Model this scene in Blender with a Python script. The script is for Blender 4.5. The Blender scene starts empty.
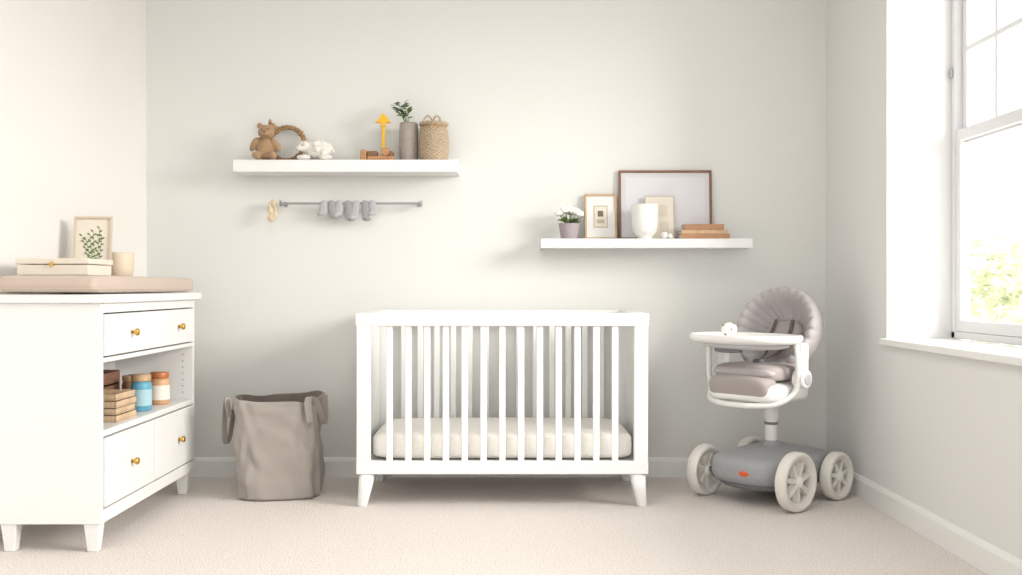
import bpy, bmesh, math, random
from mathutils import Vector, Matrix, noise
random.seed(4)
S=bpy.context.scene
COL=S.collection
pi=math.pi

# ------------------------------------------------------------ materials
def lin(c):
    r=[]
    for v in c:
        v/=255.0
        r.append(v/12.92 if v<=0.04045 else ((v+0.055)/1.055)**2.4)
    return (r[0],r[1],r[2],1)
MATS={}
def mat(name,rgb,rough=0.6,bump=0.0,scale=50,var=0.0,metal=0.0,stretch=None,wood=False,dark=0.75,spec=0.4,sheen=0.0):
    if name in MATS: return MATS[name]
    m=bpy.data.materials.new(name); m.use_nodes=True
    nt=m.node_tree; b=nt.nodes['Principled BSDF']
    b.inputs['Base Color'].default_value=lin(rgb)
    b.inputs['Roughness'].default_value=rough
    b.inputs['Metallic'].default_value=metal
    b.inputs['Specular IOR Level'].default_value=spec
    if sheen: b.inputs['Sheen Weight'].default_value=sheen
    tc=nt.nodes.new('ShaderNodeTexCoord'); mp=nt.nodes.new('ShaderNodeMapping')
    nt.links.new(tc.outputs['Object'],mp.inputs['Vector'])
    if stretch: mp.inputs['Scale'].default_value=stretch
    n=nt.nodes.new('ShaderNodeTexNoise'); n.inputs['Scale'].default_value=scale; n.inputs['Detail'].default_value=4
    nt.links.new(mp.outputs[0],n.inputs['Vector'])
    if var>0 or wood:
        mx=nt.nodes.new('ShaderNodeMix'); mx.data_type='RGBA'
        l=lin(rgb)
        mx.inputs[6].default_value=tuple(min(1,x*(1-var if not wood else dark)) for x in l[:3])+(1,)
        mx.inputs[7].default_value=tuple(min(1,x*(1+var)) for x in l[:3])+(1,)
        cr=nt.nodes.new('ShaderNodeValToRGB'); cr.color_ramp.elements[0].position=0.35; cr.color_ramp.elements[1].position=0.65
        nt.links.new(n.outputs['Fac'],cr.inputs[0]); nt.links.new(cr.outputs[0],mx.inputs[0])
        nt.links.new(mx.outputs[2],b.inputs['Base Color'])
    if bump>0:
        bp=nt.nodes.new('ShaderNodeBump'); bp.inputs['Strength'].default_value=bump; bp.inputs['Distance'].default_value=0.01
        nt.links.new(n.outputs['Fac'],bp.inputs['Height']); nt.links.new(bp.outputs[0],b.inputs['Normal'])
    MATS[name]=m
    return m
M_back=mat('back_wall_paint',(226,226,222),0.9,0.03,180)
M_left=mat('left_wall_lit',(235,233,228),0.9,0.03,180)  # lighter than the back wall: window light put into the colour
M_right=mat('right_wall_paint',(228,228,226),0.9,0.03,180)
M_ceil=mat('ceiling_paint',(244,244,242),0.9)
M_trim=mat('trim_white',(238,238,235),0.45)
M_white=mat('white_lacquer',(236,236,234),0.35,var=0.0)
M_frameW=mat('window_paint',(222,222,223),0.4)
M_carpet=mat('carpet',(231,223,217),1.0,0.6,150,var=0.16,spec=0.05)
M_gold=mat('brass',(214,170,84),0.25,metal=1.0)
M_pad=mat('pad_fabric',(199,182,168),0.95,0.25,300,sheen=0.2)
M_hamper=mat('hamper_fabric',(170,162,155),0.95,0.4,400,var=0.06,sheen=0.15)
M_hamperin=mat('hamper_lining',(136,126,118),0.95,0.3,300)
M_mattress=mat('mattress_fabric',(240,236,229),0.95,0.3,120,sheen=0.2)
M_wood=mat('warm_wood',(186,136,92),0.5,0.1,14,wood=True,stretch=(1,1,8),var=0.1)
M_woodD=mat('walnut_wood',(135,98,76),0.45,0.1,14,wood=True,stretch=(1,1,8),var=0.1)
M_woodL=mat('light_wood',(200,168,132),0.55,0.1,14,wood=True,stretch=(8,1,1),dark=0.85,var=0.08)
M_rattan=mat('rattan',(174,140,102),0.8,0.5,90,wood=True,dark=0.6,var=0.15)
M_wicker=mat('wicker',(196,176,150),0.85,0.5,160,wood=True,dark=0.65,var=0.12)
M_plushB=mat('brown_plush',(186,150,112),1.0,1.0,220,var=0.2,sheen=0.3)
M_plushW=mat('cream_plush',(232,227,219),1.0,0.6,160,var=0.05,sheen=0.3)
M_yellow=mat('yellow_paint',(234,182,44),0.5)
M_vase=mat('vase_ceramic',(166,157,149),0.8,0.15,60,var=0.05)
M_green=mat('leaf_green',(92,122,58),0.6,0.2,30,var=0.25)
M_greenL=mat('leaf_light',(120,144,78),0.6,0.2,30,var=0.2)
M_petal=mat('petal_white',(250,249,244),0.7)
M_potL=mat('pot_lilac',(166,156,160),0.6,0.1,60)
M_cream=mat('cream_ceramic',(224,208,186),0.5)
M_mugW=mat('mug_ceramic',(236,235,231),0.4)
M_metal=mat('rail_metal',(165,165,168),0.35,metal=0.7)
M_gcloth=mat('grey_knit',(162,161,164),1.0,0.6,200,var=0.1)
M_mat=mat('print_mat',(234,232,229),0.7)
M_matL=mat('print_pale_lilac',(216,214,218),0.35)
M_paper=mat('paper_cream',(230,222,208),0.8)
M_ink=mat('print_ink',(120,112,100),0.8)
M_inkL=mat('print_ink_light',(196,186,168),0.8)
M_blue=mat('jar_blue',(100,166,192),0.35,var=0.1)
M_amber=mat('jar_amber',(186,116,68),0.3,var=0.12)
M_brown=mat('jar_brown',(172,124,92),0.4,var=0.1)
M_label=mat('jar_label',(236,230,218),0.7)
M_bookT=mat('book_tan',(204,170,136),0.6,0.1,40,var=0.08)
M_bookB=mat('book_brown',(176,132,100),0.6,0.1,40,var=0.08)
M_pages=mat('book_pages',(230,221,204),0.9)
M_gb=mat('chair_base_grey',(162,163,166),0.45,var=0.03)
M_gbd=mat('chair_base_dark',(116,116,119),0.5)
M_cw=mat('chair_white_plastic',(236,235,232),0.3)
M_tyre=mat('wheel_cream',(230,226,218),0.5)
M_cush=mat('chair_cushion',(180,174,174),0.85,0.2,300,sheen=0.15)
M_cushD=mat('chair_cushion_taupe',(165,156,153),0.85,0.2,300,sheen=0.15)
M_shell=mat('chair_shell',(198,196,199),0.5)
M_dark=mat('dark_strap',(98,92,92),0.7)
M_orange=mat('orange_badge',(222,96,52),0.5)
M_bead=mat('bead_brown',(120,92,74),0.6)
M_fol=mat('hazed_foliage',(240,244,216),0.9,var=0.05,scale=3)  # leaf colour bleached to imitate bright outdoor haze
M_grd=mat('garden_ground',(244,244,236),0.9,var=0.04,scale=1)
M_bark=mat('tree_bark',(232,225,212),0.9)

# ------------------------------------------------------------ helpers
def group(name,loc=(0,0,0),rotz=None):
    e=bpy.data.objects.new(name,None); e.empty_display_size=0.05
    e.location=loc
    if rotz is not None: e.rotation_euler[2]=rotz
    COL.objects.link(e); e['_local']=1 if rotz is not None else 0
    return e
def attach(o,parent):
    if parent is None: return
    o.parent=parent
    if not parent['_local']:
        o.matrix_parent_inverse=Matrix.Translation(parent.location).inverted()
def obj(name,verts,faces,m,parent=None,smooth=False,bevel=0,seg=2,subd=0,recalc=True):
    me=bpy.data.meshes.new(name)
    me.from_pydata([tuple(v) for v in verts],[],faces)
    if recalc:
        bm=bmesh.new(); bm.from_mesh(me); bmesh.ops.recalc_face_normals(bm,faces=bm.faces); bm.to_mesh(me); bm.free()
    me.materials.append(m)
    o=bpy.data.objects.new(name,me); COL.objects.link(o)
    if smooth or bevel:
        for p in me.polygons: p.use_smooth=True
    if bevel:
        b=o.modifiers.new('bevel','BEVEL'); b.width=bevel; b.segments=seg; b.limit_method='ANGLE'; b.angle_limit=math.radians(40); b.harden_normals=True
    if subd:
        s=o.modifiers.new('sub','SUBSURF'); s.levels=subd; s.render_levels=subd
    attach(o,parent)
    return o
def box(name,x0,x1,y0,y1,z0,z1,m,parent=None,bevel=0.003,seg=2):
    v=[(x0,y0,z0),(x1,y0,z0),(x1,y1,z0),(x0,y1,z0),(x0,y0,z1),(x1,y0,z1),(x1,y1,z1),(x0,y1,z1)]
    f=[(0,3,2,1),(4,5,6,7),(0,1,5,4),(1,2,6,5),(2,3,7,6),(3,0,4,7)]
    return obj(name,v,f,m,parent,bevel=bevel,seg=seg)
def taperbox(name,top,bot,st,sb,m,parent=None,bevel=0.004):
    v=[]
    for c,s in ((bot,sb),(top,st)):
        for dx,dy in ((-1,-1),(1,-1),(1,1),(-1,1)): v.append((c[0]+dx*s/2,c[1]+dy*s/2,c[2]))
    f=[(0,3,2,1),(4,5,6,7),(0,1,5,4),(1,2,6,5),(2,3,7,6),(3,0,4,7)]
    return obj(name,v,f,m,parent,bevel=bevel)
def loft(name,rings,m,parent=None,cap=True,closed=True,smooth=True,loop=False,bevel=0,subd=0):
    n=len(rings[0]); v=[p for r in rings for p in r]; f=[]
    R=len(rings)
    for i in range(R if loop else R-1):
        a=i*n; b=((i+1)%R)*n
        for j in range(n if closed else n-1):
            k=(j+1)%n
            f.append((a+j,a+k,b+k,b+j))
    if cap and not loop:
        f.append(tuple(range(n))); f.append(tuple(range((R-1)*n,R*n)))
    return obj(name,v,f,m,parent,smooth=smooth,bevel=bevel,subd=subd)
def frame_axes(d):
    d=d.normalized(); up=Vector((0,0,1)) if abs(d.z)<0.95 else Vector((1,0,0))
    a=d.cross(up).normalized(); b=a.cross(d).normalized()
    return a,b
def tube(name,pts,r,m,parent=None,n=12,closed=False,flat=1.0,smoothpts=0):
    pts=[Vector(p) for p in pts]
    if smoothpts:
        q=[]; P=pts
        N=len(P)
        rng=range(N if closed else N-1)
        for i in rng:
            p0=P[(i-1)%N] if (closed or i>0) else P[0]
            p1=P[i]; p2=P[(i+1)%N]
            p3=P[(i+2)%N] if (closed or i+2<N) else P[-1]
            for k in range(smoothpts):
                t=k/smoothpts
                q.append(0.5*((2*p1)+(-p0+p2)*t+(2*p0-5*p1+4*p2-p3)*t*t+(-p0+3*p1-3*p2+p3)*t**3))
        if not closed: q.append(P[-1])
        pts=q
    rings=[]; N=len(pts); a=None
    for i,p in enumerate(pts):
        if closed: d=pts[(i+1)%N]-pts[(i-1)%N]
        else: d=pts[min(i+1,N-1)]-pts[max(i-1,0)]
        d=d.normalized()
        if a is None: a,b=frame_axes(d)
        else:
            a=(a-d*a.dot(d)).normalized(); b=a.cross(d).normalized()
        rr=r(i/(N-1)) if callable(r) else r
        rings.append([p+a*math.cos(t)*rr+b*math.sin(t)*rr*flat for t in [2*pi*k/n for k in range(n)]])
    return loft(name,rings,m,parent,loop=closed)
def cyl(name,p0,p1,r0,m,parent=None,r1=None,n=32,bevel=0.002):
    r1=r0 if r1 is None else r1
    p0=Vector(p0);p1=Vector(p1); a,b=frame_axes(p1-p0)
    rings=[[p+a*math.cos(2*pi*k/n)*r+b*math.sin(2*pi*k/n)*r for k in range(n)] for p,r in ((p0,r0),(p1,r1))]
    return loft(name,rings,m,parent,bevel=bevel)
def lathe(name,prof,loc,m,parent=None,n=48,fn=None,axis='z',cap=True):
    rings=[]
    for i,(r,z) in enumerate(prof):
        ring=[]
        for k in range(n):
            t=2*pi*k/n
            rr=r if fn is None else fn(r,z,t,i)
            if axis=='z': ring.append((loc[0]+rr*math.cos(t),loc[1]+rr*math.sin(t),loc[2]+z))
            else: ring.append((loc[0]+rr*math.cos(t),loc[1]+z,loc[2]+rr*math.sin(t)))
        rings.append(ring)
    return loft(name,rings,m,parent,cap=cap)
def spw(c,e): return math.copysign(abs(c)**e,c)
def selip(name,c,r,e1,e2,m,parent=None,rot=None,nu=40,nv=24,fn=None):
    rings=[]
    R=rot or Matrix.Identity(3)
    for i in range(1,nv):
        ph=-pi/2+pi*i/nv; ring=[]
        for k in range(nu):
            t=2*pi*k/nu
            v=Vector((r[0]*spw(math.cos(ph),e1)*spw(math.cos(t),e2),r[1]*spw(math.cos(ph),e1)*spw(math.sin(t),e2),r[2]*spw(math.sin(ph),e1)))
            if fn: v=fn(v)
            ring.append(R@v+Vector(c))
        rings.append(ring)
    return loft(name,rings,m,parent)
def blobs(name,items,m,parent=None,voxel=0.004,fur=0.0):
    V=[];F=[]
    for it in items:
        c,r=it[0],it[1]; R=it[2] if len(it)>2 else Matrix.Identity(3)
        bm=bmesh.new(); bmesh.ops.create_icosphere(bm,subdivisions=3,radius=1)
        off=len(V)
        for v in bm.verts:
            V.append(R@Vector((v.co.x*r[0],v.co.y*r[1],v.co.z*r[2]))+Vector(c))
        for f in bm.faces: F.append(tuple(off+v.index for v in f.verts))
        bm.free()
    o=obj(name,V,F,m,parent,smooth=True,recalc=False)
    rm=o.modifiers.new('remesh','REMESH'); rm.mode='VOXEL'; rm.voxel_size=voxel; rm.use_smooth_shade=True
    sm=o.modifiers.new('smooth','SMOOTH'); sm.iterations=4; sm.factor=0.6
    if fur:
        tx=bpy.data.textures.new(name+'_fur','CLOUDS'); tx.noise_scale=0.012
        d=o.modifiers.new('fur','DISPLACE'); d.texture=tx; d.strength=fur; d.mid_level=0.5
    return o
def leaf(V,F,base,d,L,W,up=Vector((0,0,1))):
    d=d.normalized(); s=d.cross(up)
    if s.length<0.1: s=Vector((1,0,0))
    s.normalize(); nrm=s.cross(d).normalized()
    o=len(V)
    prof=[(0,0.05),(0.25,0.8),(0.5,1.0),(0.75,0.7),(1.0,0.03)]
    for t,w in prof:
        c=base+d*L*t-nrm*0.12*L*(t*t)
        V.extend([c-s*W*w/2+nrm*W*0.12*w,c,c+s*W*w/2+nrm*W*0.12*w])
    for i in range(4):
        a=o+i*3
        F.extend([(a,a+1,a+4,a+3),(a+1,a+2,a+5,a+4)])
def rotx(a): return Matrix.Rotation(a,3,'X')
def roty(a): return Matrix.Rotation(a,3,'Y')
def rotz(a): return Matrix.Rotation(a,3,'Z')

# ------------------------------------------------------------ room shell
YB=5.18; XR=1.665; H=2.72; YF=-0.8
def lwx(y): return -1.856-0.10*(YB-y)
box('wall_back',-2.2,2.3,YB,YB+0.12,-0.02,H,M_back,bevel=0)
v=[(lwx(YF),YF,-0.02),(lwx(YB),YB,-0.02),(lwx(YB),YB,H),(lwx(YF),YF,H)]
v2=[(p[0]-0.12,p[1],p[2]) for p in v]
obj('wall_left',v+v2,[(0,1,2,3),(7,6,5,4),(0,4,5,1),(1,5,6,2),(2,6,7,3),(3,7,4,0)],M_left)
WY0,WY1,WZ0,WZ1=1.9,4.36,0.74,2.42
XO=2.03
V=[];F=[]
def addbox(V,F,x0,x1,y0,y1,z0,z1):
    o=len(V)
    V.extend([(x0,y0,z0),(x1,y0,z0),(x1,y1,z0),(x0,y1,z0),(x0,y0,z1),(x1,y0,z1),(x1,y1,z1),(x0,y1,z1)])
    F.extend([tuple(o+i for i in f) for f in [(0,3,2,1),(4,5,6,7),(0,1,5,4),(1,2,6,5),(2,3,7,6),(3,0,4,7)]])
addbox(V,F,XR,XO,YF,YB,-0.02,WZ0)
addbox(V,F,XR,XO,YF,YB,WZ1,H)
addbox(V,F,XR,XO,WY1,YB,WZ0,WZ1)
addbox(V,F,XR,XO,YF,WY0,WZ0,WZ1)
obj('wall_right',V,F,M_right,recalc=False)
box('floor',-2.7,XO,YF,YB+0.1,-0.1,0,M_carpet,bevel=0)
box('ceiling',-2.7,XO,YF,YB+0.1,H,H+0.1,M_ceil,bevel=0)
def bb(name,a,b,nrm):
    prof=[(0,0),(0.016,0),(0.016,0.082),(0.012,0.092),(0.007,0.098),(0.0,0.102)]
    rings=[[(p[0]+nrm[0]*d,p[1]+nrm[1]*d,z) for d,z in prof] for p in (a,b)]
    loft(name,rings,M_trim,smooth=False)
bb('baseboard_back',(-1.856,YB),(XR,YB),(0,-1))
bb('baseboard_right',(XR,YB),(XR,YF),(-1,0))
bb('baseboard_left',(lwx(YB)+0.0,YB),(lwx(YF),YF),(0.995,-0.0995))
# window
g=group('window_1',(1.97,3.2,1.5))
XW0,XW1=1.945,2.005
def wb(n,y0,y1,z0,z1,x0=XW0,x1=XW1): box(n,x0,x1,y0,y1,z0,z1,M_frameW,g,bevel=0.004)
wb('head',WY0,WY1,WZ1-0.04,WZ1)
wb('bottom_frame',WY0,WY1,WZ0+0.02,WZ0+0.05)
wb('jamb_far',WY1-0.035,WY1,WZ0+0.02,WZ1)
wb('jamb_near',WY0,WY0+0.035,WZ0+0.02,WZ1)
wb('mullion',3.09,3.16,WZ0+0.02,WZ1)
for ui,(a,b) in enumerate(((3.16,WY1-0.035),(WY0+0.035,3.09))):
    for nm,(z0,z1,x0,x1) in {'lower':(WZ0+0.05,1.66,1.95,1.975),'upper':(1.60,WZ1-0.04,1.978,2.0)}.items():
        wb(f'{nm}_stile_a_{ui}',a,a+0.04,z0,z1,x0,x1); wb(f'{nm}_stile_b_{ui}',b-0.04,b,z0,z1,x0,x1)
        wb(f'{nm}_rail_bottom_{ui}',a+0.04,b-0.04,z0,z0+0.05,x0,x1); wb(f'{nm}_rail_top_{ui}',a+0.04,b-0.04,z1-0.05,z1,x0,x1)
    w=(b-a)
    for k in (1,2,3): wb(f'muntin_v_{ui}_{k}',a+w*k/4-0.011,a+w*k/4+0.011,1.65,WZ1-0.09,1.98,1.998)
    wb(f'muntin_h_{ui}',a+0.04,b-0.04,1.995,2.017,1.979,1.999)
    gm=bpy.data.materials.get('window_glass')
    if not gm:
        gm=bpy.data.materials.new('window_glass'); gm.use_nodes=True; nt=gm.node_tree; nt.nodes.clear()
        o=nt.nodes.new('ShaderNodeOutputMaterial'); mx=nt.nodes.new('ShaderNodeMixShader'); t=nt.nodes.new('ShaderNodeBsdfTransparent'); gl=nt.nodes.new('ShaderNodeBsdfGlossy'); gl.inputs['Roughness'].default_value=0.02
        mx.inputs[0].default_value=0.04; nt.links.new(t.outputs[0],mx.inputs[1]); nt.links.new(gl.outputs[0],mx.inputs[2]); nt.links.new(mx.outputs[0],o.inputs[0])
    for nm,(z0,z1,x) in {'lower':(WZ0+0.1,1.61,1.962),'upper':(1.65,WZ1-0.09,1.989)}.items():
        obj(f'glass_{nm}_{ui}',[(x,a+0.04,z0),(x,b-0.04,z0),(x,b-0.04,z1),(x,a+0.04,z1)],[(0,1,2,3)],gm,g)
box('latch',1.932,1.947,WY1-0.022,WY1-0.010,1.89,1.93,M_metal,g,bevel=0.003)
box('trim_1',XR-0.028,1.946,WY0-0.03,WY1+0.02,WZ0-0.012,WZ0+0.018,M_trim,bevel=0.006)

# outdoors: lawn and trees, overexposed haze put into the foliage colour
box('garden_lawn',2.2,40,-6,60,-0.8,-0.7,M_grd,bevel=0)
def foliage(name,c,R,n,par):
    V=[];F=[]
    for i in range(n):
        d=Vector((random.gauss(0,1),random.gauss(0,1),random.gauss(0,1))).normalized()*R*random.random()**0.4
        p=Vector(c)+Vector((d.x,d.y,d.z*0.8))
        leaf(V,F,p,Vector((random.gauss(0,1),random.gauss(0,1),random.gauss(0,.6))),0.30,0.17)
    obj(name,V,F,M_fol,par,recalc=False)
for i,(x,y,zc,R,n) in enumerate(((10,14.5,2.0,1.9,800),(8.2,16.8,0.9,1.5,600))):
    g=group('garden_tree',(x,y,-0.7))
    cyl('trunk',(x,y,-0.7),(x,y,zc-0.3),0.13,M_bark,g,r1=0.07)
    foliage('crown',(x,y,zc),R,n,g)

# ------------------------------------------------------------ dresser
g=group('changing_dresser',(-1.68,4.24,0))
XF=-1.49; XBk=-1.872; Y0=3.69; Y1=4.80
def db(n,x0,x1,y0,y1,z0,z1,b=0.003,m=None): box(n,x0,x1,y0,y1,z0,z1,m or M_white,g,bevel=b)
db('side_near',XBk,XF,Y0,Y0+0.022,0.105,0.922)
db('side_far',XBk,XF,Y1-0.022,Y1,0.105,0.922)
db('back_panel',XBk,XBk+0.012,Y0+0.022,Y1-0.022,0.13,0.922,0)
db('top_slab',XBk-0.002,XF+0.022,Y0-0.02,Y1+0.04,0.922,0.955,0.005)
db('top_rail',XF-0.02,XF,Y0+0.022,Y1-0.022,0.885,0.922)
db('drawer_deck',XBk+0.012,XF,Y0+0.022,Y1-0.022,0.70,0.718)
db('open_shelf_board',XBk+0.012,XF,Y0+0.022,Y1-0.022,0.425,0.449)
db('bottom_board',XBk+0.012,XF-0.022,Y0+0.022,Y1-0.022,0.13,0.15)
db('bottom_rail',XF-0.022,XF,Y0+0.022,Y1-0.022,0.105,0.155)
db('divider',XBk+0.012,XF-0.02,4.236,4.254,0.15,0.425)
db('drawer_upper',XF-0.02,XF+0.004,Y0+0.028,Y1-0.028,0.724,0.880)
db('drawer_lower_a',XF-0.02,XF+0.004,Y0+0.028,4.241,0.162,0.419)
db('drawer_lower_b',XF-0.02,XF+0.004,4.249,Y1-0.028,0.162,0.419)
for i,(x,y) in enumerate(((XF-0.04,Y0+0.035),(XF-0.04,Y1-0.05),(XBk+0.035,Y0+0.035),(XBk+0.035,Y1-0.05))):
    taperbox(f'leg_{i+1}',(x,y,0.106),(x,y,0),0.058,0.038,M_white,g)
for i,(y,z) in enumerate(((3.98,0.803),(4.55,0.803),(3.98,0.29),(4.55,0.29))):
    pr=[(0.0001,0.006),(0.006,0.006),(0.006,0.016),(0.010,0.019),(0.0145,0.024),(0.015,0.030),(0.012,0.035),(0.0001,0.037)]
    rings=[[(XF+0.002+d-0.004,y+r*math.cos(2*pi*k/24),z+r*math.sin(2*pi*k/24)) for k in range(24)] for r,d in [(0.016,0.0),(0.016,0.005)]+pr]
    loft(f'knob_{i+1}',rings,M_gold,g)
V=[];F=[]
for zz in [0.48+0.03*k for k in range(7)]:
    for xx in (XF-0.05,):
        addbox(V,F,xx-0.003,xx+0.003,Y1-0.0235,Y1-0.0215,zz-0.003,zz+0.003)
obj('peg_holes',V,F,M_metal,g,recalc=False)

# changing pad
g=group('changing_pad',(-1.69,4.24,0.957))
selip('cushion',(-1.683,4.245,0.957+0.035),(0.188,0.585,0.035),0.26,0.10,M_pad,g,nu=96,nv=24)
tube('piping',[(-1.683+0.188*spw(math.cos(t),0.10),4.245+0.585*spw(math.sin(t),0.10),0.975) for t in [2*pi*k/96 for k in range(96)]],0.003,M_pad,g,closed=True,n=8)
ZP=1.0272
# keepsake box
g=group('keepsake_box',(-1.72,3.92,ZP))
M_bx=mat('box_cream',(228,219,204),0.6)
box('body',-1.855,-1.585,3.80,4.03,ZP,ZP+0.040,M_bx,g)
box('lid',-1.860,-1.580,3.795,4.035,ZP+0.042,ZP+0.064,M_bx,g,bevel=0.004)
box('clasp',-1.726,-1.714,3.788,3.797,ZP+0.033,ZP+0.050,M_gold,g,bevel=0.002)

def picture(name,cx,yb,z0,w,h,fw,fm,matm,lean=0.03,rz=0.0,depth=0.016):
    g=group(name,(cx,yb,z0))
    T=Matrix.Translation((cx,yb,z0))@Matrix.Rotation(rz,4,'Z')@Matrix.Rotation(-math.atan2(lean,h),4,'X')
    def pb(n,x0,x1,y0,y1,zz0,zz1,m,b=0.0015):
        o=box(n,x0,x1,y0,y1,zz0,zz1,m,None,bevel=b)
        o.data.transform(T); attach(o,g); return o
    pb('frame_bottom',-w/2,w/2,-depth,0,0,fw,fm); pb('frame_top',-w/2,w/2,-depth,0,h-fw,h,fm)
    pb('frame_side_a',-w/2,-w/2+fw,-depth,0,fw,h-fw,fm); pb('frame_side_b',w/2-fw,w/2,-depth,0,fw,h-fw,fm)
    pb('mat_board',-w/2+fw,w/2-fw,-depth*0.5,-0.001,fw,h-fw,matm,0)
    return g,T,pb
# botanical print
g,T,pb=picture('botanical_print',-1.788,4.33,ZP,0.160,0.262,0.010,mat('frame_pale',(210,193,172),0.5),M_paper,lean=0.03,rz=0.10)
V=[];F=[]
for s in range(6):
    bx=-0.032+0.0125*s; top=Vector((bx*1.4+random.uniform(-.008,.008),0,0.185+random.uniform(-.03,.03)))
    b0=Vector((bx*0.6+0.01,0,0.05))
    for k in range(9):
        p=b0.lerp(top,0.15+0.85*k/8)
        sd=1 if k%2 else -1
        leaf(V,F,p,Vector((sd*0.8,0,0.6)),0.015,0.007,up=Vector((0,-1,0)))
    a=len(V); V.extend([b0+Vector((-.0008,0,0)),b0+Vector((.0008,0,0)),top+Vector((.0008,0,0)),top+Vector((-.0008,0,0))]); F.append((a,a+1,a+2,a+3))
V=[T@(Vector((p[0],-0.0088-0.0004*(i%3),p[2]))) for i,p in enumerate(V)]
obj('botanical_drawing',V,F,M_green,g,recalc=False)
# candle cup
g=group('ceramic_cup',(-1.725,4.47,ZP))
lathe('cup',[(0.001,0),(0.048,0),(0.056,0.006),(0.061,0.04),(0.062,0.1),(0.060,0.108),(0.056,0.106),(0.055,0.09),(0.001,0.088)],(-1.715,4.45,ZP),M_cream,g)

# open shelf contents
ZS=0.4495
g=group('wooden_crate',(-1.77,4.3,ZS))
for k in range(3):
    box(f'slat_front_{k}',-1.83,-1.69,4.20,4.21,ZS+0.005+k*0.056,ZS+0.053+k*0.056,M_woodD,g)
    box(f'slat_right_{k}',-1.70,-1.69,4.211,4.38,ZS+0.005+k*0.056,ZS+0.053+k*0.056,M_woodD,g)
box('back',-1.83,-1.69,4.381,4.391,ZS,ZS+0.17,M_woodD,g); box('left',-1.84,-1.831,4.20,4.39,ZS,ZS+0.17,M_woodD,g)
box('base',-1.83,-1.701,4.212,4.38,ZS,ZS+0.01,M_woodD,g)
g=group('stacked_wooden_trays',(-1.62,4.0,ZS))
M_tr=mat('tray_wood',(210,182,150),0.6,0.1,14,wood=True,stretch=(8,1,1),dark=0.85,var=0.08)
for k in range(4):
    o=0.004*(k%2)
    z=ZS+k*0.028
    box(f'tray_base_{k}',-1.75,-1.525-o,3.93+o,4.14-o,z,z+0.006,M_tr,g)
    box(f'tray_side_a_{k}',-1.535-o,-1.525-o,3.93+o,4.14-o,z+0.006,z+0.025,M_tr,g)
    box(f'tray_side_b_{k}',-1.75,-1.74,3.93+o,4.14-o,z+0.006,z+0.025,M_tr,g)
    box(f'tray_end_a_{k}',-1.74,-1.535-o,3.93+o,3.94+o,z+0.006,z+0.025,M_tr,g)
    box(f'tray_end_b_{k}',-1.74,-1.535-o,4.13-o,4.14-o,z+0.006,z+0.025,M_tr,g)
def jar(name,x,y,r,h,bm_,lm,lab=None):
    g=group(name,(x,y,ZS))
    lathe('body',[(0.001,0),(r*0.9,0),(r,0.006),(r,h*0.7),(r*0.93,h*0.78),(r*0.8,h*0.82),(0.001,h*0.82)],(x,y,ZS),bm_,g,n=32)
    lathe('lid',[(0.001,h*0.825),(r*0.92,h*0.825),(r*0.94,h*0.84),(r*0.94,h*0.98),(r*0.9,h),(0.001,h)],(x,y,ZS),lm,g,n=32)
    if lab: lathe('label',[(r*1.012,h*0.15),(r*1.012,h*0.6)],(x,y,ZS),lab,g,n=32,cap=False)
jar('storage_jar',-1.570,4.315,0.044,0.155,M_blue,M_woodL,mat('label_pale_blue',(170,204,214),0.6))
jar('storage_jar.001',-1.575,4.56,0.044,0.145,mat('jar_peach',(212,166,124),0.4,var=0.08),M_amber,M_label)
jar('storage_jar.002',-1.66,4.44,0.040,0.14,M_brown,M_woodL,M_label)
jar('storage_jar.003',-1.69,4.60,0.045,0.13,M_brown,M_woodL)

# ------------------------------------------------------------ laundry hamper
g=group('fabric_laundry_hamper',(-1.075,4.79,0))
cx,cy=-1.075,4.765
def hring(z,s,top=0.0,seed=0.0,off=0.0):
    out=[]
    for k in range(96):
        t=2*pi*k/96; e=0.55
        x=spw(math.cos(t),e); y=spw(math.sin(t),e)
        n1=noise.noise(Vector((math.cos(t)*2.2,math.sin(t)*2.2,z*5)))*0.018*min(1,z*8+0.25)
        n2=noise.noise(Vector((math.cos(t)*5+z*6,math.sin(t)*5,z*12+4)))*0.013
        rr=s-off+n1+n2
        zz=z+top*(0.010*math.sin(2*t+0.6)+0.008*noise.noise(Vector((math.cos(t)*2,math.sin(t)*2,7.0))))
        X=x*rr;Y=y*rr*0.98
        a=0.12
        out.append((cx+X*math.cos(a)-Y*math.sin(a)+0.012*(-z*2+0.4),cy+X*math.sin(a)+Y*math.cos(a),zz))
    return out
H_=0.458; rings=[]
rings.append(hring(0.002,0.15))
for i in range(33):
    u=i/32; z=0.006+u*(H_-0.006)
    s=0.188+0.010*u+0.006*math.sin(u*pi)+(0.003 if i in (29,) else 0)
    rings.append(hring(z,s,top=u**2))
rings.append(hring(H_+0.003,0.193,1))
rings.append(hring(H_,0.186,1))
loft('fabric_body',rings,M_hamper,g,cap=False)
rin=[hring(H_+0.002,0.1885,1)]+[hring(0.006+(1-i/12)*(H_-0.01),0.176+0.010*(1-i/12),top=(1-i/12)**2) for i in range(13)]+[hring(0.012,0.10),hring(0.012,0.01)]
loft('lining',rin,M_hamperin,g,cap=False)
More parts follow.
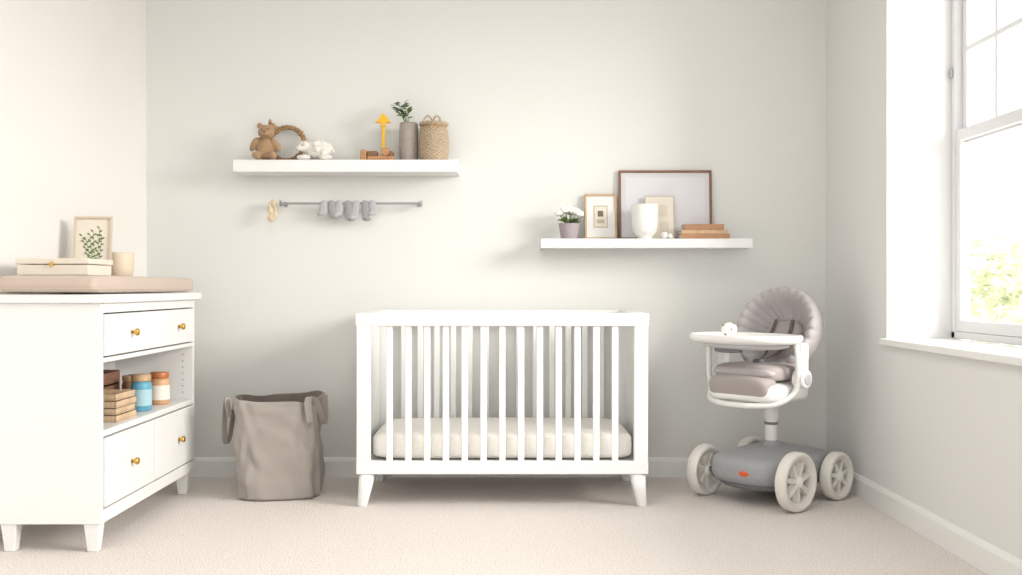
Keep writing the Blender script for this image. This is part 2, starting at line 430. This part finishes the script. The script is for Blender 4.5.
def strap(name,pts,w,th,side):
    P=[Vector(p) for p in pts]; q=[]
    N=len(P)
    for i in range(N-1):
        p0=P[max(i-1,0)];p1=P[i];p2=P[i+1];p3=P[min(i+2,N-1)]
        for k in range(8):
            t=k/8; q.append(0.5*((2*p1)+(-p0+p2)*t+(2*p0-5*p1+4*p2-p3)*t*t+(-p0+3*p1-3*p2+p3)*t**3))
    q.append(P[-1])
    rings=[]
    sd=Vector(side).normalized()
    for i,p in enumerate(q):
        d=(q[min(i+1,len(q)-1)]-q[max(i-1,0)]).normalized(); n=d.cross(sd).normalized()
        rings.append([p-sd*w/2-n*th,p+sd*w/2-n*th,p+sd*w/2+n*th,p-sd*w/2+n*th])
    loft(name,rings,M_hamper,g,bevel=0.002)
xl=cx-0.205; xr=cx+0.200
strap('handle_left',[(xl+0.008,cy-0.15,0.38),(xl-0.0,cy-0.155,0.45),(xl-0.005,cy-0.14,0.468),(xl-0.022,cy-0.12,0.40),(xl-0.032,cy-0.09,0.28),(xl-0.034,cy-0.05,0.245),(xl-0.03,cy-0.01,0.27),(xl-0.018,cy+0.03,0.40),(xl-0.006,cy+0.05,0.455),(xl+0.005,cy+0.06,0.40)],0.03,0.0025,(0.5,0.85,0))
strap('handle_right',[(xr-0.02,cy-0.170,0.36),(xr-0.030,cy-0.178,0.44),(xr-0.025,cy-0.165,0.475),(xr-0.005,cy-0.12,0.455),(xr+0.012,cy-0.07,0.38),(xr+0.016,cy-0.02,0.335),(xr+0.012,cy+0.03,0.38),(xr+0.002,cy+0.06,0.46),(xr-0.006,cy+0.07,0.43)],0.034,0.0025,(0.75,0.6,0))

# ------------------------------------------------------------ crib
g=group('baby_crib',(-0.01,4.8,0))
cx0,cx1=-0.662,0.637; yf,yb=4.45,5.12
pw=0.062
def cb(n,x0,x1,y0,y1,z0,z1,b=0.005,m=None): box(n,x0,x1,y0,y1,z0,z1,m or M_white,g,bevel=b,seg=3)
ZT=0.866; ZB=0.148
for nm,x0,x1 in (('end_left',cx0,cx0+0.03),('end_right',cx1-0.03,cx1)):
    cb(nm+'_panel',x0+0.004,x1-0.004,yf+0.05,yb-0.05,ZB+0.02,ZT-0.03)
cb('end_left_cap',cx0-0.003,cx0+0.06,yf+0.036,yb-0.036,ZT-0.03,ZT-0.0005)
cb('end_right_cap',cx1-0.06,cx1+0.003,yf+0.036,yb-0.036,ZT-0.03,ZT-0.0005)
for nm,x0,x1 in (('left',cx0,cx0+pw),('right',cx1-pw,cx1)):
    cb('post_front_'+nm,x0,x1,yf,yf+0.035,ZB,ZT-0.012)
    cb('post_back_'+nm,x0,x1,yb-0.035,yb,ZB,ZT-0.012)
for nm,y0 in (('front',yf),('back',yb-0.035)):
    cb('top_rail_'+nm,cx0-0.004,cx1+0.004,y0-0.003,y0+0.038,ZT-0.058,ZT)
    cb('bottom_rail_'+nm,cx0-0.001,cx1+0.001,y0-0.002,y0+0.037,ZB,ZB+0.058)
    n=14; a=cx0+pw; b=cx1-pw
    for k in range(n-1):
        x=a+(b-a)*(k+1)/n
        cb(f'slat_{nm}_{k+1}',x-0.0145,x+0.0145,y0+0.010,y0+0.026,ZB+0.055,ZT-0.055,0.004)
cb('mattress_support',cx0+0.035,cx1-0.035,yf+0.04,yb-0.04,0.18,0.20)
for i,(x,y,sx,sy) in enumerate(((cx0+0.045,yf+0.04,-1,-1),(cx1-0.045,yf+0.04,1,-1),(cx0+0.045,yb-0.045,-1,1),(cx1-0.045,yb-0.045,1,1))):
    p0=Vector((x,y,ZB+0.002)); p1=Vector((x+sx*0.022,y+sy*0.006,0.0))
    rings=[]
    for t in (0,0.5,0.96,1.0):
        p=p0.lerp(p1,t); r=(0.038*(1-t)+0.021*t)*(0.92 if t==1.0 else 1)
        rings.append([(p.x+r*spw(math.cos(2*pi*k/32),0.7),p.y+r*spw(math.sin(2*pi*k/32),0.7),p.z) for k in range(32)])
    loft(f'leg_{i+1}',rings,M_white,g)
selip('mattress',(-0.0125,(yf+yb)/2,0.265),(0.590,0.283,0.064),0.3,0.10,M_mattress,g,nu=120,nv=24,
      fn=lambda v: Vector((v.x,v.y,v.z+0.004*noise.noise(Vector((v.x*6,v.y*6,v.z*3))))))

# ------------------------------------------------------------ wall shelves
SY=4.98
box('floating_shelf',-1.356,-0.234,SY,YB-0.001,1.556,1.617,M_white,bevel=0.003)
box('floating_shelf.001',0.179,1.235,SY,YB-0.001,1.177,1.224,M_white,bevel=0.003)
ZU=1.6175; ZL=1.2245
# teddy
g=group('plush_bear',(-1.21,5.05,ZU))
bx,by=-1.200,5.03
blobs('bear',[((bx,by,ZU+0.060),(0.052,0.044,0.060)),
 ((bx+0.002,by-0.01,ZU+0.142),(0.042,0.037,0.037)),
 ((bx+0.004,by-0.044,ZU+0.133),(0.020,0.018,0.015)),
 ((bx-0.033,by-0.004,ZU+0.176),(0.015,0.009,0.015)),((bx+0.033,by-0.004,ZU+0.176),(0.015,0.009,0.015)),
 ((bx-0.057,by-0.012,ZU+0.082),(0.018,0.018,0.040),roty(0.5)),((bx+0.053,by-0.018,ZU+0.077),(0.018,0.018,0.040),roty(-0.6)),
 ((bx-0.036,by-0.036,ZU+0.022),(0.023,0.036,0.020),rotz(-0.3)),((bx+0.038,by-0.036,ZU+0.022),(0.023,0.036,0.020),rotz(0.3)),
 ],M_plushB,g,voxel=0.0035,fur=0.004)
for s in (-1,1): selip(f'eye_{s}',(bx+0.002+s*0.016,by-0.045,ZU+0.152),(0.0035,0.0035,0.0035),1,1,M_dark,g,nu=12,nv=8)
selip('nose',(bx+0.004,by-0.063,ZU+0.138),(0.006,0.004,0.004),1,1,M_dark,g,nu=12,nv=8)
tube('ribbon',[(bx+0.036*math.cos(t),by-0.008+0.034*math.sin(t),ZU+0.110) for t in [2*pi*k/24 for k in range(24)]],0.003,M_rattan,g,closed=True,n=8)
# rattan ring
g=group('rattan_ring',(-1.13,5.14,ZU))
RY=5.143
for j in range(3):
    pts=[]
    for k in range(120):
        t=2*pi*k/120; w=0.0065*math.cos(9*t+j*2*pi/3); w2=0.0065*math.sin(9*t+j*2*pi/3)
        R=0.088+w; pts.append((-1.120+R*math.cos(t),RY+w2+0.1*(R*math.sin(t)),ZU+0.101+R*math.sin(t)*0.98))
    tube(f'strand_{j}',pts,0.0065,M_rattan,g,closed=True,n=8)
for k in range(4):
    a=k*1.57+0.7
    tube(f'wrap_{k}',[(-1.120+0.088*math.cos(a)+0.015*math.cos(s)*math.cos(a),RY+0.1*0.088*math.sin(a)+0.015*math.sin(s),ZU+0.101+0.085*math.sin(a)+0.015*math.cos(s)*math.sin(a)) for s in [2*pi*i/16 for i in range(16)]],0.004,M_plushB,g,closed=True,n=6)
blobs('bow',[((-1.208,RY,ZU+0.205),(0.010,0.008,0.026)),((-1.19,RY,ZU+0.185),(0.02,0.008,0.012)),((-1.175,RY,ZU+0.180),(0.014,0.008,0.014))],M_rattan,g,voxel=0.003)
# lamb
g=group('plush_lamb',(-0.96,5.05,ZU))
L=[((-0.945,5.05,ZU+0.052),(0.068,0.044,0.042))]
for k in range(26):
    t=random.uniform(0,2*pi); ph=random.uniform(-0.3,1.4)
    L.append(((-0.945+0.066*math.cos(t)*math.cos(ph),5.05+0.042*math.sin(t)*math.cos(ph),ZU+0.052+0.040*math.sin(ph)),(0.018,0.018,0.017)))
L+=[((-1.012,5.03,ZU+0.072),(0.032,0.028,0.029)),((-1.032,5.012,ZU+0.062),(0.019,0.018,0.016)),
    ((-1.002,5.005,ZU+0.080),(0.010,0.014,0.006)),((-1.020,5.055,ZU+0.089),(0.010,0.012,0.006)),
    ((-1.010,5.012,ZU+0.015),(0.036,0.016,0.015)),((-1.00,5.075,ZU+0.015),(0.034,0.015,0.014)),
    ((-0.90,5.012,ZU+0.015),(0.036,0.016,0.015)),((-0.872,5.05,ZU+0.05),(0.014,0.012,0.012))]
blobs('lamb',L,M_plushW,g,voxel=0.0035,fur=0.003)
for s in (0,1): selip(f'eye_{s}',(-1.035+0.022*s,5.001,ZU+0.073),(0.0028,0.0028,0.0028),1,1,M_dark,g,nu=10,nv=8)
# wooden toy w/ yellow arrow
g=group('wooden_block_toy',(-0.64,5.03,ZU))
box('block_base',-0.690,-0.560,5.00,5.06,ZU,ZU+0.022,M_wood,g,bevel=0.004)
box('block_a',-0.725,-0.694,5.00,5.06,ZU,ZU+0.052,M_wood,g,bevel=0.004)
box('block_b',-0.690,-0.640,5.002,5.058,ZU+0.0225,ZU+0.046,M_woodD,g,bevel=0.004)
cyl('roller',(-0.600,5.0,ZU+0.043),(-0.600,5.06,ZU+0.043),0.021,M_wood,g)
cyl('roller_b',(-0.570,5.005,ZU+0.034),(-0.570,5.055,ZU+0.034),0.012,M_woodD,g)
g=group('yellow_arrow_toy',(-0.618,5.08,ZU))
box('foot',-0.64,-0.596,5.065,5.105,ZU,ZU+0.012,M_yellow,g)
box('stem',-0.626,-0.610,5.078,5.092,ZU+0.012,ZU+0.205,M_yellow,g)
hv=[(-0.658,0.200),(-0.618,0.250),(-0.578,0.200),(-0.606,0.200),(-0.606,0.180),(-0.630,0.180),(-0.630,0.200)]
loft('arrow_head',[[(x,y,ZU+z) for x,z in hv] for y in (5.073,5.096)],M_yellow,g,smooth=False,bevel=0.002)
# vase & sprig
g=group('vase_with_greenery',(-0.485,5.07,ZU))
lathe('vase',[(0.001,0),(0.042,0),(0.046,0.005),(0.047,0.06),(0.0475,0.15),(0.046,0.190),(0.044,0.197),(0.040,0.195),(0.040,0.13),(0.001,0.12)],(-0.489,5.08,ZU),M_vase,g,fn=lambda r,z,t,i:r*(1+0.012*math.sin(14*t)*(0.01<z<0.19)))
V=[];F=[]
for s in range(6):
    d=Vector((random.uniform(-0.75,0.25),random.uniform(-0.4,0.3),1)).normalized()
    base=Vector((-0.489,5.08,ZU+0.18)); Ls=random.uniform(0.09,0.135)
    tube(f'stem_{s}',[base-Vector((0,0,0.04)),base+d*Ls*0.5,base+d*Ls+Vector((d.x*0.02,0,-0.005))],0.0016,M_green,g,n=6,smoothpts=4)
    for k in range(7):
        p=base+d*Ls*(0.45+0.55*k/6)
        leaf(V,F,p,Vector((random.choice((-1,1))*random.uniform(.5,1),random.uniform(-.8,.5),random.uniform(0,.7))),0.034,0.024)
obj('leaves',V,F,M_green,g,smooth=True,recalc=False)
# wicker basket
g=group('wicker_basket',(-0.36,5.05,ZU))
nz=20; prof=[]
for i in range(nz*3+1):
    z=0.185*i/(nz*3); u=z/0.185
    r=0.060+0.014*math.sin(pi*min(1,u*0.9+0.12))**0.8
    prof.append((r,z))
def wv(r,z,t,i):
    row=i//3; ph=(i%3)
    return r+0.0034*math.cos(18*t+pi*(row%2))+(0.0018 if ph==1 else -0.0010)
lathe('weave',[(0.001,0)]+prof,(-0.360,5.06,ZU),M_wicker,g,n=144,fn=lambda r,z,t,i: r if i==0 else wv(r,z,t,i),cap=False)
lathe('inside',[(0.064,0.184),(0.060,0.1),(0.055,0.02),(0.001,0.02)],(-0.360,5.06,ZU),M_rattan,g,cap=False)
for j in range(2):
    tube(f'rim_{j}',[(-0.360+(0.066+0.004*math.cos(12*t+j*pi))*math.cos(t),5.06+(0.066+0.004*math.cos(12*t+j*pi))*math.sin(t),ZU+0.188+0.005*math.sin(12*t+j*pi)) for t in [2*pi*k/96 for k in range(96)]],0.006,M_wicker,g,closed=True,n=8)
for q,(xa,rr) in enumerate(((-0.385,0.02),(-0.340,0.018))):
    tube(f'handle_loop_{q}',[(xa-rr,5.00,ZU+0.186),(xa-rr*.8,4.998,ZU+0.208),(xa,4.995,ZU+0.220),(xa+rr*.8,5.0,ZU+0.208),(xa+rr,5.005,ZU+0.186)],0.005,M_wicker,g,smoothpts=6,n=8)

# ------------------------------------------------------------ rail with hangings
g=group('wall_rail',(-0.79,5.12,1.41))
cyl('rod',(-1.150,5.12,1.41),(-0.428,5.12,1.41),0.0055,M_metal,g)
for x in (-1.135,-0.445):
    cyl(f'bracket_{x}',(x,5.125,1.41),(x,5.179,1.41),0.005,M_metal,g)
    cyl(f'plate_{x}',(x,5.172,1.41),(x,5.179,1.41),0.013,M_metal,g)
for x in (-1.150,-0.428): cyl(f'end_disc_{x}',(x-0.003,5.12,1.41),(x+0.003,5.12,1.41),0.017,M_metal,g)
g=group('hanging_ribbon_toy',(-1.19,5.12,1.40))
M_rib=mat('ribbon_cream',(222,203,172),0.9,0.4,200)
selip('bead',(-1.183,5.12,1.41),(0.014,0.014,0.014),1,1,M_rib,g,nu=20,nv=12)
tube('loop',[(-1.18,5.12,1.43),(-1.205,5.115,1.40),(-1.195,5.115,1.36),(-1.175,5.115,1.345),(-1.178,5.12,1.39),(-1.18,5.12,1.43)],0.007,M_rib,g,smoothpts=6,n=8)
blobs('charm',[((-1.195,5.112,1.335),(0.020,0.010,0.022)),((-1.178,5.112,1.352),(0.016,0.009,0.018)),((-1.20,5.112,1.375),(0.014,0.009,0.020))],M_rib,g,voxel=0.003)
g=group('baby_sock_garland',(-0.8,5.12,1.37))
M_gc2=mat('pale_knit',(186,185,188),1.0,0.6,200)
for i,x in enumerate((-0.925,-0.888,-0.848,-0.803,-0.760,-0.716,-0.680)):
    m_=M_gcloth if i%2 else M_gc2
    ln=(0.052,0.066,0.056,0.080,0.072,0.078,0.050)[i]
    tl=(-0.10,0.12,-0.05,0.10,-0.15,0.05,0.18)[i]
    w=0.0225
    y=5.108
    it=[]
    for k in range(7):
        u=k/6
        it.append(((x+tl*ln*u,y+0.001,1.412-ln*u),(w*(0.85+0.15*math.sin(u*3)),0.0085,0.014)))
    it.append(((x+tl*ln+(0.012 if i%2 else -0.012),y-0.003,1.412-ln-0.004),(0.018,0.010,0.011)))
    it.append(((x,5.120,1.418),(w*0.8,0.012,0.007)))
    it.append(((x,5.131,1.400),(w*0.8,0.006,0.02)))
    blobs(f'sock_{i+1}',it,m_,g,voxel=0.003)

# ------------------------------------------------------------ lower shelf contents
g=group('potted_flowers',(0.322,5.07,ZL))
lathe('pot',[(0.001,0),(0.040,0),(0.042,0.004),(0.052,0.070),(0.053,0.080),(0.049,0.080),(0.048,0.070),(0.001,0.066)],(0.325,5.07,ZL),M_potL,g)
V=[];F=[]
for k in range(60):
    a=random.uniform(0,2*pi); r=random.uniform(0.01,0.040)
    p=Vector((0.325+r*math.cos(a),5.07+r*math.sin(a),ZL+0.072+random.uniform(0,0.02)))
    leaf(V,F,p,Vector((math.cos(a),math.sin(a),random.uniform(0.1,1.0))),0.042,0.016)
obj('leaves',V,F,M_greenL,g,smooth=True,recalc=False)
core=[]
for k in range(14):
    a=k*2.4; r=0.060*math.sqrt((k+0.5)/14)
    c=Vector((0.320+r*math.cos(a),5.058+r*math.sin(a)*0.8,ZL+0.162-0.5*r+random.uniform(-0.010,0.010)))
    for j in range(5):
        b=j*2*pi/5+k
        core.append((tuple(c+Vector((0.013*math.cos(b),0.013*math.sin(b),0))),(0.010,0.010,0.014)))
    core.append((tuple(c+Vector((0,0,0.004))),(0.009,0.009,0.014)))
    tube(f'flower_stem_{k}',[(0.325+r*0.4*math.cos(a),5.07+r*0.4*math.sin(a),ZL+0.08),tuple(c)],0.0014,M_green,g,n=6)
blobs('blossoms',core,M_petal,g,voxel=0.0028)

g,T,pb=picture('small_framed_print',0.492,5.135,ZL,0.165,0.238,0.010,M_woodL,M_mat,lean=0.035)
pb('print_sheet',-0.036,0.036,-0.0095,-0.0085,0.062,0.178,M_inkL,0)
pb('print_figure_a',-0.031,0.031,-0.0105,-0.0096,0.068,0.172,M_paper,0)
pb('print_figure_b',-0.015,0.013,-0.0115,-0.0106,0.12,0.150,M_ink,0)
pb('print_figure_c',-0.020,0.018,-0.0115,-0.0106,0.085,0.105,M_inkL,0)
g,T,pb=picture('large_framed_print',0.826,5.152,ZL,0.480,0.360,0.012,M_woodD,M_matL,lean=0.022)
pb('inner_line',-0.205,0.205,-0.0095,-0.0085,0.035,0.322,mat('print_blank',(223,221,225),0.4),0)
g,T,pb=picture('propped_card',0.792,5.108,ZL,0.150,0.226,0.004,mat('card_edge',(216,203,184),0.7),M_paper,lean=0.024,depth=0.008)
pb('card_drawing_a',-0.02,0.04,-0.0055,-0.0045,0.12,0.18,mat('card_print',(218,209,192),0.8),0)
pb('card_drawing_b',0.0,0.045,-0.0055,-0.0045,0.04,0.09,MATS['card_print'],0)
g=group('white_ceramic_cup',(0.70,5.02,ZL))
lathe('cup',[(0.001,0),(0.036,0),(0.038,0.003),(0.036,0.010),(0.047,0.020),(0.058,0.036),(0.064,0.06),(0.067,0.10),(0.068,0.165),(0.067,0.172),(0.063,0.170),(0.062,0.10),(0.055,0.06),(0.001,0.04)],(0.702,5.022,ZL),M_mugW,g)
g=group('wooden_beads',(0.79,5.02,ZL))
for i,(dx,dy,r) in enumerate(((0,0,0.018),(0.03,0.015,0.014),(0.008,0.034,0.013))):
    selip(f'bead_{i}',(0.800+dx,5.015+dy,ZL+r),(r,r,r),1,1,(M_mugW,M_mugW,M_woodL)[i],g,nu=24,nv=14)
g=group('book_stack',(1.0,5.06,ZL))
for i,(x0,x1,y0,y1,t,m_) in enumerate(((0.880,1.122,4.99,5.12,0.024,M_bookB),(0.882,1.112,4.995,5.12,0.018,M_bookT),(0.900,1.095,5.0,5.115,0.03,M_bookB))):
    z=ZL+(0,0.0245,0.043)[i]
    box(f'cover_bottom_{i}',x0,x1,y0,y1,z,z+0.003,m_,g,bevel=0.001)
    box(f'pages_{i}',x0+0.004,x1-0.004,y0+0.005,y1-0.004,z+0.003,z+t-0.003,M_pages,g,bevel=0)
    box(f'cover_top_{i}',x0,x1,y0,y1,z+t-0.003,z+t,m_,g,bevel=0.001)
    box(f'spine_{i}',x0,x1,y0-0.001,y0+0.003,z,z+t,m_,g,bevel=0.001)

# ------------------------------------------------------------ high chair on wheels
g=group('wheeled_high_chair',(1.237,4.65,0),rotz=math.radians(221))
def oval(cx,cy,z,a,b,e=0.6,n=64): return [(cx+a*spw(math.cos(2*pi*k/n),e),cy+b*spw(math.sin(2*pi*k/n),e),z) for k in range(n)]
ox,oy=-0.020,-0.010
loft('base_body',[oval(ox,oy,z,a,b,e) for z,a,b,e in ((0.090,0.21,0.14,.6),(0.094,0.25,0.170,.6),(0.105,0.272,0.186,.55),(0.135,0.285,0.192,.5),(0.175,0.285,0.192,.5),(0.195,0.280,0.189,.5),(0.208,0.268,0.180,.5),(0.218,0.240,0.160,.55),(0.230,0.190,0.130,.65),(0.242,0.13,0.095,.8),(0.250,0.085,0.065,1),(0.254,0.05,0.05,1))],M_gb,g)
loft('base_skirt',[oval(ox,oy,z,a,b,.55) for z,a,b in ((0.070,0.20,0.13),(0.072,0.235,0.160),(0.098,0.262,0.180),(0.102,0.20,0.15))],M_gbd,g)
selip('badge',(ox+0.276,0.035,0.150),(0.013,0.034,0.016),1,1,M_orange,g)
def wheel(name,x,y,r,w,m=M_tyre):
    pr=[]
    for k in range(17):
        t=2*pi*k/16
        pr.append((r-0.014+0.014*spw(math.cos(t),0.8),w*0.5*spw(math.sin(t),0.6)))
    lathe(name+'_tyre',pr,(x,y,r),m,g,axis='y',cap=False,n=64)
    lathe(name+'_rim_fill',[(r-0.012,-w*0.40),(r-0.036,-w*0.36),(r-0.036,w*0.36),(r-0.012,w*0.40)],(x,y,r),M_tyre,g,axis='y',cap=False,n=64)
    lathe(name+'_hub',[(0.001,-w*0.42),(0.022,-w*0.42),(0.026,-w*0.34),(0.026,w*0.34),(0.022,w*0.42),(0.012,w*0.52),(0.001,w*0.52)],(x,y,r),M_cw,g,axis='y',n=32)
    for k in range(7):
        a=2*pi*k/7+0.2
        d=Vector((math.cos(a),0,math.sin(a))); s=Vector((-d.z,0,d.x)); c=Vector((x,y,r))
        rings=[]
        for u in (0.018,r*0.5,r-0.032):
            ww=0.0115 if u<0.05 else 0.010
            p=c+d*u
            rings.append([p-s*ww+Vector((0,-w*.28,0)),p+s*ww+Vector((0,-w*.28,0)),p+s*ww+Vector((0,w*.28,0)),p-s*ww+Vector((0,w*.28,0))])
        loft(f'{name}_spoke_{k}',rings,M_tyre,g,bevel=0.003)
WF,WBk=0.160,-0.200
wheel('wheel_front_near',WF,0.236,0.131,0.055)
wheel('wheel_front_far',WF,-0.250,0.120,0.055)
wheel('wheel_rear_near',WBk,0.218,0.111,0.055)
wheel('wheel_rear_far',WBk,-0.250,0.120,0.055)
cyl('axle_front',(WF,-0.24,0.125),(WF,0.215,0.125),0.013,M_gbd,g)
cyl('axle_rear',(WBk,-0.24,0.115),(WBk,0.21,0.115),0.013,M_gbd,g)
# column
cyl('column_collar',(0,0,0.246),(0,0,0.272),0.044,M_gb,g,r1=0.034)
cyl('column_lower',(0,0,0.265),(0,0,0.40),0.028,M_cw,g)
cyl('column_band',(0,0,0.345),(0,0,0.357),0.031,M_gbd,g)
cyl('column_upper',(0,0,0.37),(0,0,0.50),0.034,M_cw,g)
cyl('column_head',(0.02,0,0.435),(0.04,0,0.50),0.050,M_cw,g,r1=0.080,bevel=0.006)
selip('seat_shell',(0.10,0,0.510),(0.175,0.185,0.050),0.5,0.4,M_cw,g,nu=64)
selip('seat_cushion',(0.080,0,0.597),(0.165,0.168,0.040),0.5,0.4,M_cushD,g,nu=64)
selip('leg_rest_cushion',(0.225,0,0.538),(0.058,0.158,0.056),0.6,0.4,M_cushD,g,nu=64,rot=roty(0.25))
selip('seat_front_roll',(0.205,0,0.600),(0.046,0.160,0.026),0.8,0.5,M_cush,g,nu=48)
tube('seat_frame',[(0.12,0.210,0.735),(0.125,0.222,0.66),(0.12,0.220,0.575),(0.13,0.205,0.51),(0.21,0.17,0.468),(0.275,0.08,0.458),(0.285,0,0.457),(0.275,-0.08,0.458),(0.22,-0.18,0.468),(0.18,-0.205,0.51),(0.185,-0.212,0.575),(0.19,-0.21,0.66),(0.19,-0.205,0.735)],0.0125,M_cw,g,smoothpts=6,n=14)
for s in (-1,1):
    cyl(f'pivot_{s}',(0.085,s*0.19,0.575),(0.085,s*0.245,0.575),0.042,M_cw,g,bevel=0.006)
    cyl(f'pivot_cap_{s}',(0.085,s*0.244,0.575),(0.085,s*0.250,0.575),0.024,M_shell,g,bevel=0.003)
    box(f'arm_{s}',0.045,0.10,min(s*0.195,s*0.232),max(s*0.195,s*0.232),0.60,0.735,M_cw,g,bevel=0.016,seg=4)
# tray
def tring(s,z,ds=0.0):
    out=[]
    for k in range(96):
        t=2*pi*k/96
        x=math.cos(t); y=math.sin(t)
        X=0.205*spw(x,0.85)*s; Y=0.268*spw(y,0.85)*s
        if x<0: X*=0.72
        out.append((0.190+X,Y,z))
    return out
TZ=-0.010
loft('tray',[tring(0.01,0.744+TZ),tring(0.84,0.740+TZ),tring(0.93,0.744+TZ),tring(0.99,0.756+TZ),tring(1.0,0.770+TZ),tring(0.98,0.779+TZ),tring(0.95,0.780+TZ),tring(0.925,0.772+TZ),tring(0.90,0.764+TZ),tring(0.01,0.764+TZ)],M_cw,g)
loft('tray_underside',[tring(0.5,0.713+TZ),tring(0.62,0.716+TZ),tring(0.74,0.724+TZ),tring(0.80,0.742+TZ)],M_shell,g)
selip('under_tray_lock',(0.30,-0.02,0.702),(0.025,0.07,0.014),0.6,0.6,M_gbd,g)
bz=0.764+TZ+0.033
selip('toy_ball',(0.205,-0.085,bz),(0.036,0.036,0.033),1,1,M_mugW,g)
for i in range(7):
    a=i*2.4; z=-0.6+1.4*i/6; r=math.sqrt(max(0,1-z*z))
    d=Vector((r*math.cos(a),r*math.sin(a),z))
    selip(f'ball_dot_{i}',Vector((0.205,-0.085,bz))+d*0.0325,(0.006,0.006,0.006),1,1,M_bead,g,nu=12,nv=8)
# backrest : padded channelled bowl
BR=Matrix.Rotation(math.radians(-22),3,'Y')
BC=Vector((-0.080,-0.004,0.772))
def bp(rad,dep,t,A=0.205,B=0.205):
    y=A*rad*math.cos(t)*(1.0+0.05*math.sin(t)); z=B*rad*math.sin(t)
    return BC+BR@Vector((dep,y,z))
def bowl(name,prof,m,ribs=0,amp=0,sc=1.0):
    rings=[]
    for rad,dep,w in prof:
        ring=[]
        for k in range(240):
            t=2*pi*k/240
            f=0
            if ribs: f=amp*w*(abs(math.sin(ribs*t/2))**0.45-1)
            ring.append(bp(rad+f*(0.5 if rad>0.9 else 0),dep+f*0.8*(1 if dep>-0.02 or rad<.95 else 0.2),t))
        rings.append(ring)
    return loft(name,rings,m,g,cap=False)
bowl('back_shell',[(0.01,-0.120,0),(0.35,-0.115,0),(0.6,-0.100,0),(0.82,-0.065,0),(0.95,-0.022,0),(0.985,0.01,0),(0.95,0.012,0),(0.90,0.0,0)],M_shell)
bowl('back_padding',[(0.90,-0.06,0),(0.98,-0.03,.2),(1.02,0.0,.5),(1.04,0.03,.8),(1.03,0.052,1),(0.99,0.066,1),(0.93,0.068,1),(0.86,0.056,1),(0.79,0.036,1),(0.72,0.012,1),(0.64,-0.012,1),(0.55,-0.034,1),(0.45,-0.050,.8),(0.35,-0.060,.5),(0.2,-0.066,0),(0.01,-0.068,0)],M_cush,ribs=26,amp=0.016)
selip('insert_cushion',BC+BR@Vector((-0.045,0,-0.055)),(0.034,0.098,0.125),0.6,0.6,M_cushD,g,rot=BR,nu=40)
for s in (-1,1):
    pts=[BC+BR@Vector((-0.012,s*0.045,0.065)),BC+BR@Vector((-0.002,s*0.05,-0.03)),BC+BR@Vector((0.03,s*0.03,-0.12)),Vector((0.10,0,0.642))]
    tube(f'harness_{s}',pts,0.009,M_dark,g,smoothpts=6,n=10,flat=0.4)
selip('buckle',(0.10,0,0.642),(0.018,0.022,0.012),0.5,0.5,M_gbd,g)

# ------------------------------------------------------------ light
w=bpy.data.worlds.new('daylight'); S.world=w; w.use_nodes=True
nt=w.node_tree; bg=nt.nodes['Background']
bg.inputs['Color'].default_value=(1.0,0.997,0.992,1); bg.inputs['Strength'].default_value=1.75
def area(name,loc,target,sx,sy,power,col):
    l=bpy.data.lights.new(name,'AREA'); l.shape='RECTANGLE'; l.size=sx; l.size_y=sy; l.energy=power; l.color=col
    o=bpy.data.objects.new(name,l); COL.objects.link(o); o.location=loc
    o.rotation_euler=(Vector(target)-Vector(loc)).to_track_quat('-Z','Y').to_euler()
area('daylight_lamp',(5.2,1.9,2.7),(-0.6,4.5,1.3),2.4,1.8,470,(1,0.965,0.92))
area('floor_fill_light',(-0.1,2.9,2.66),(-0.1,2.9,0),0.9,0.9,12,(1,0.985,0.965))  # unseen fill added below the ceiling to brighten the floor

# ------------------------------------------------------------ camera
c=bpy.data.cameras.new('camera'); co=bpy.data.objects.new('camera',c); COL.objects.link(co)
co.location=(0,0,0.98); co.rotation_euler=(math.radians(90),0,0)
c.sensor_width=36; c.lens=1000/1022*36; c.shift_x=6/1022; c.clip_start=0.05
S.camera=co
S.view_settings.view_transform='Standard'
S.view_settings.exposure=0.13
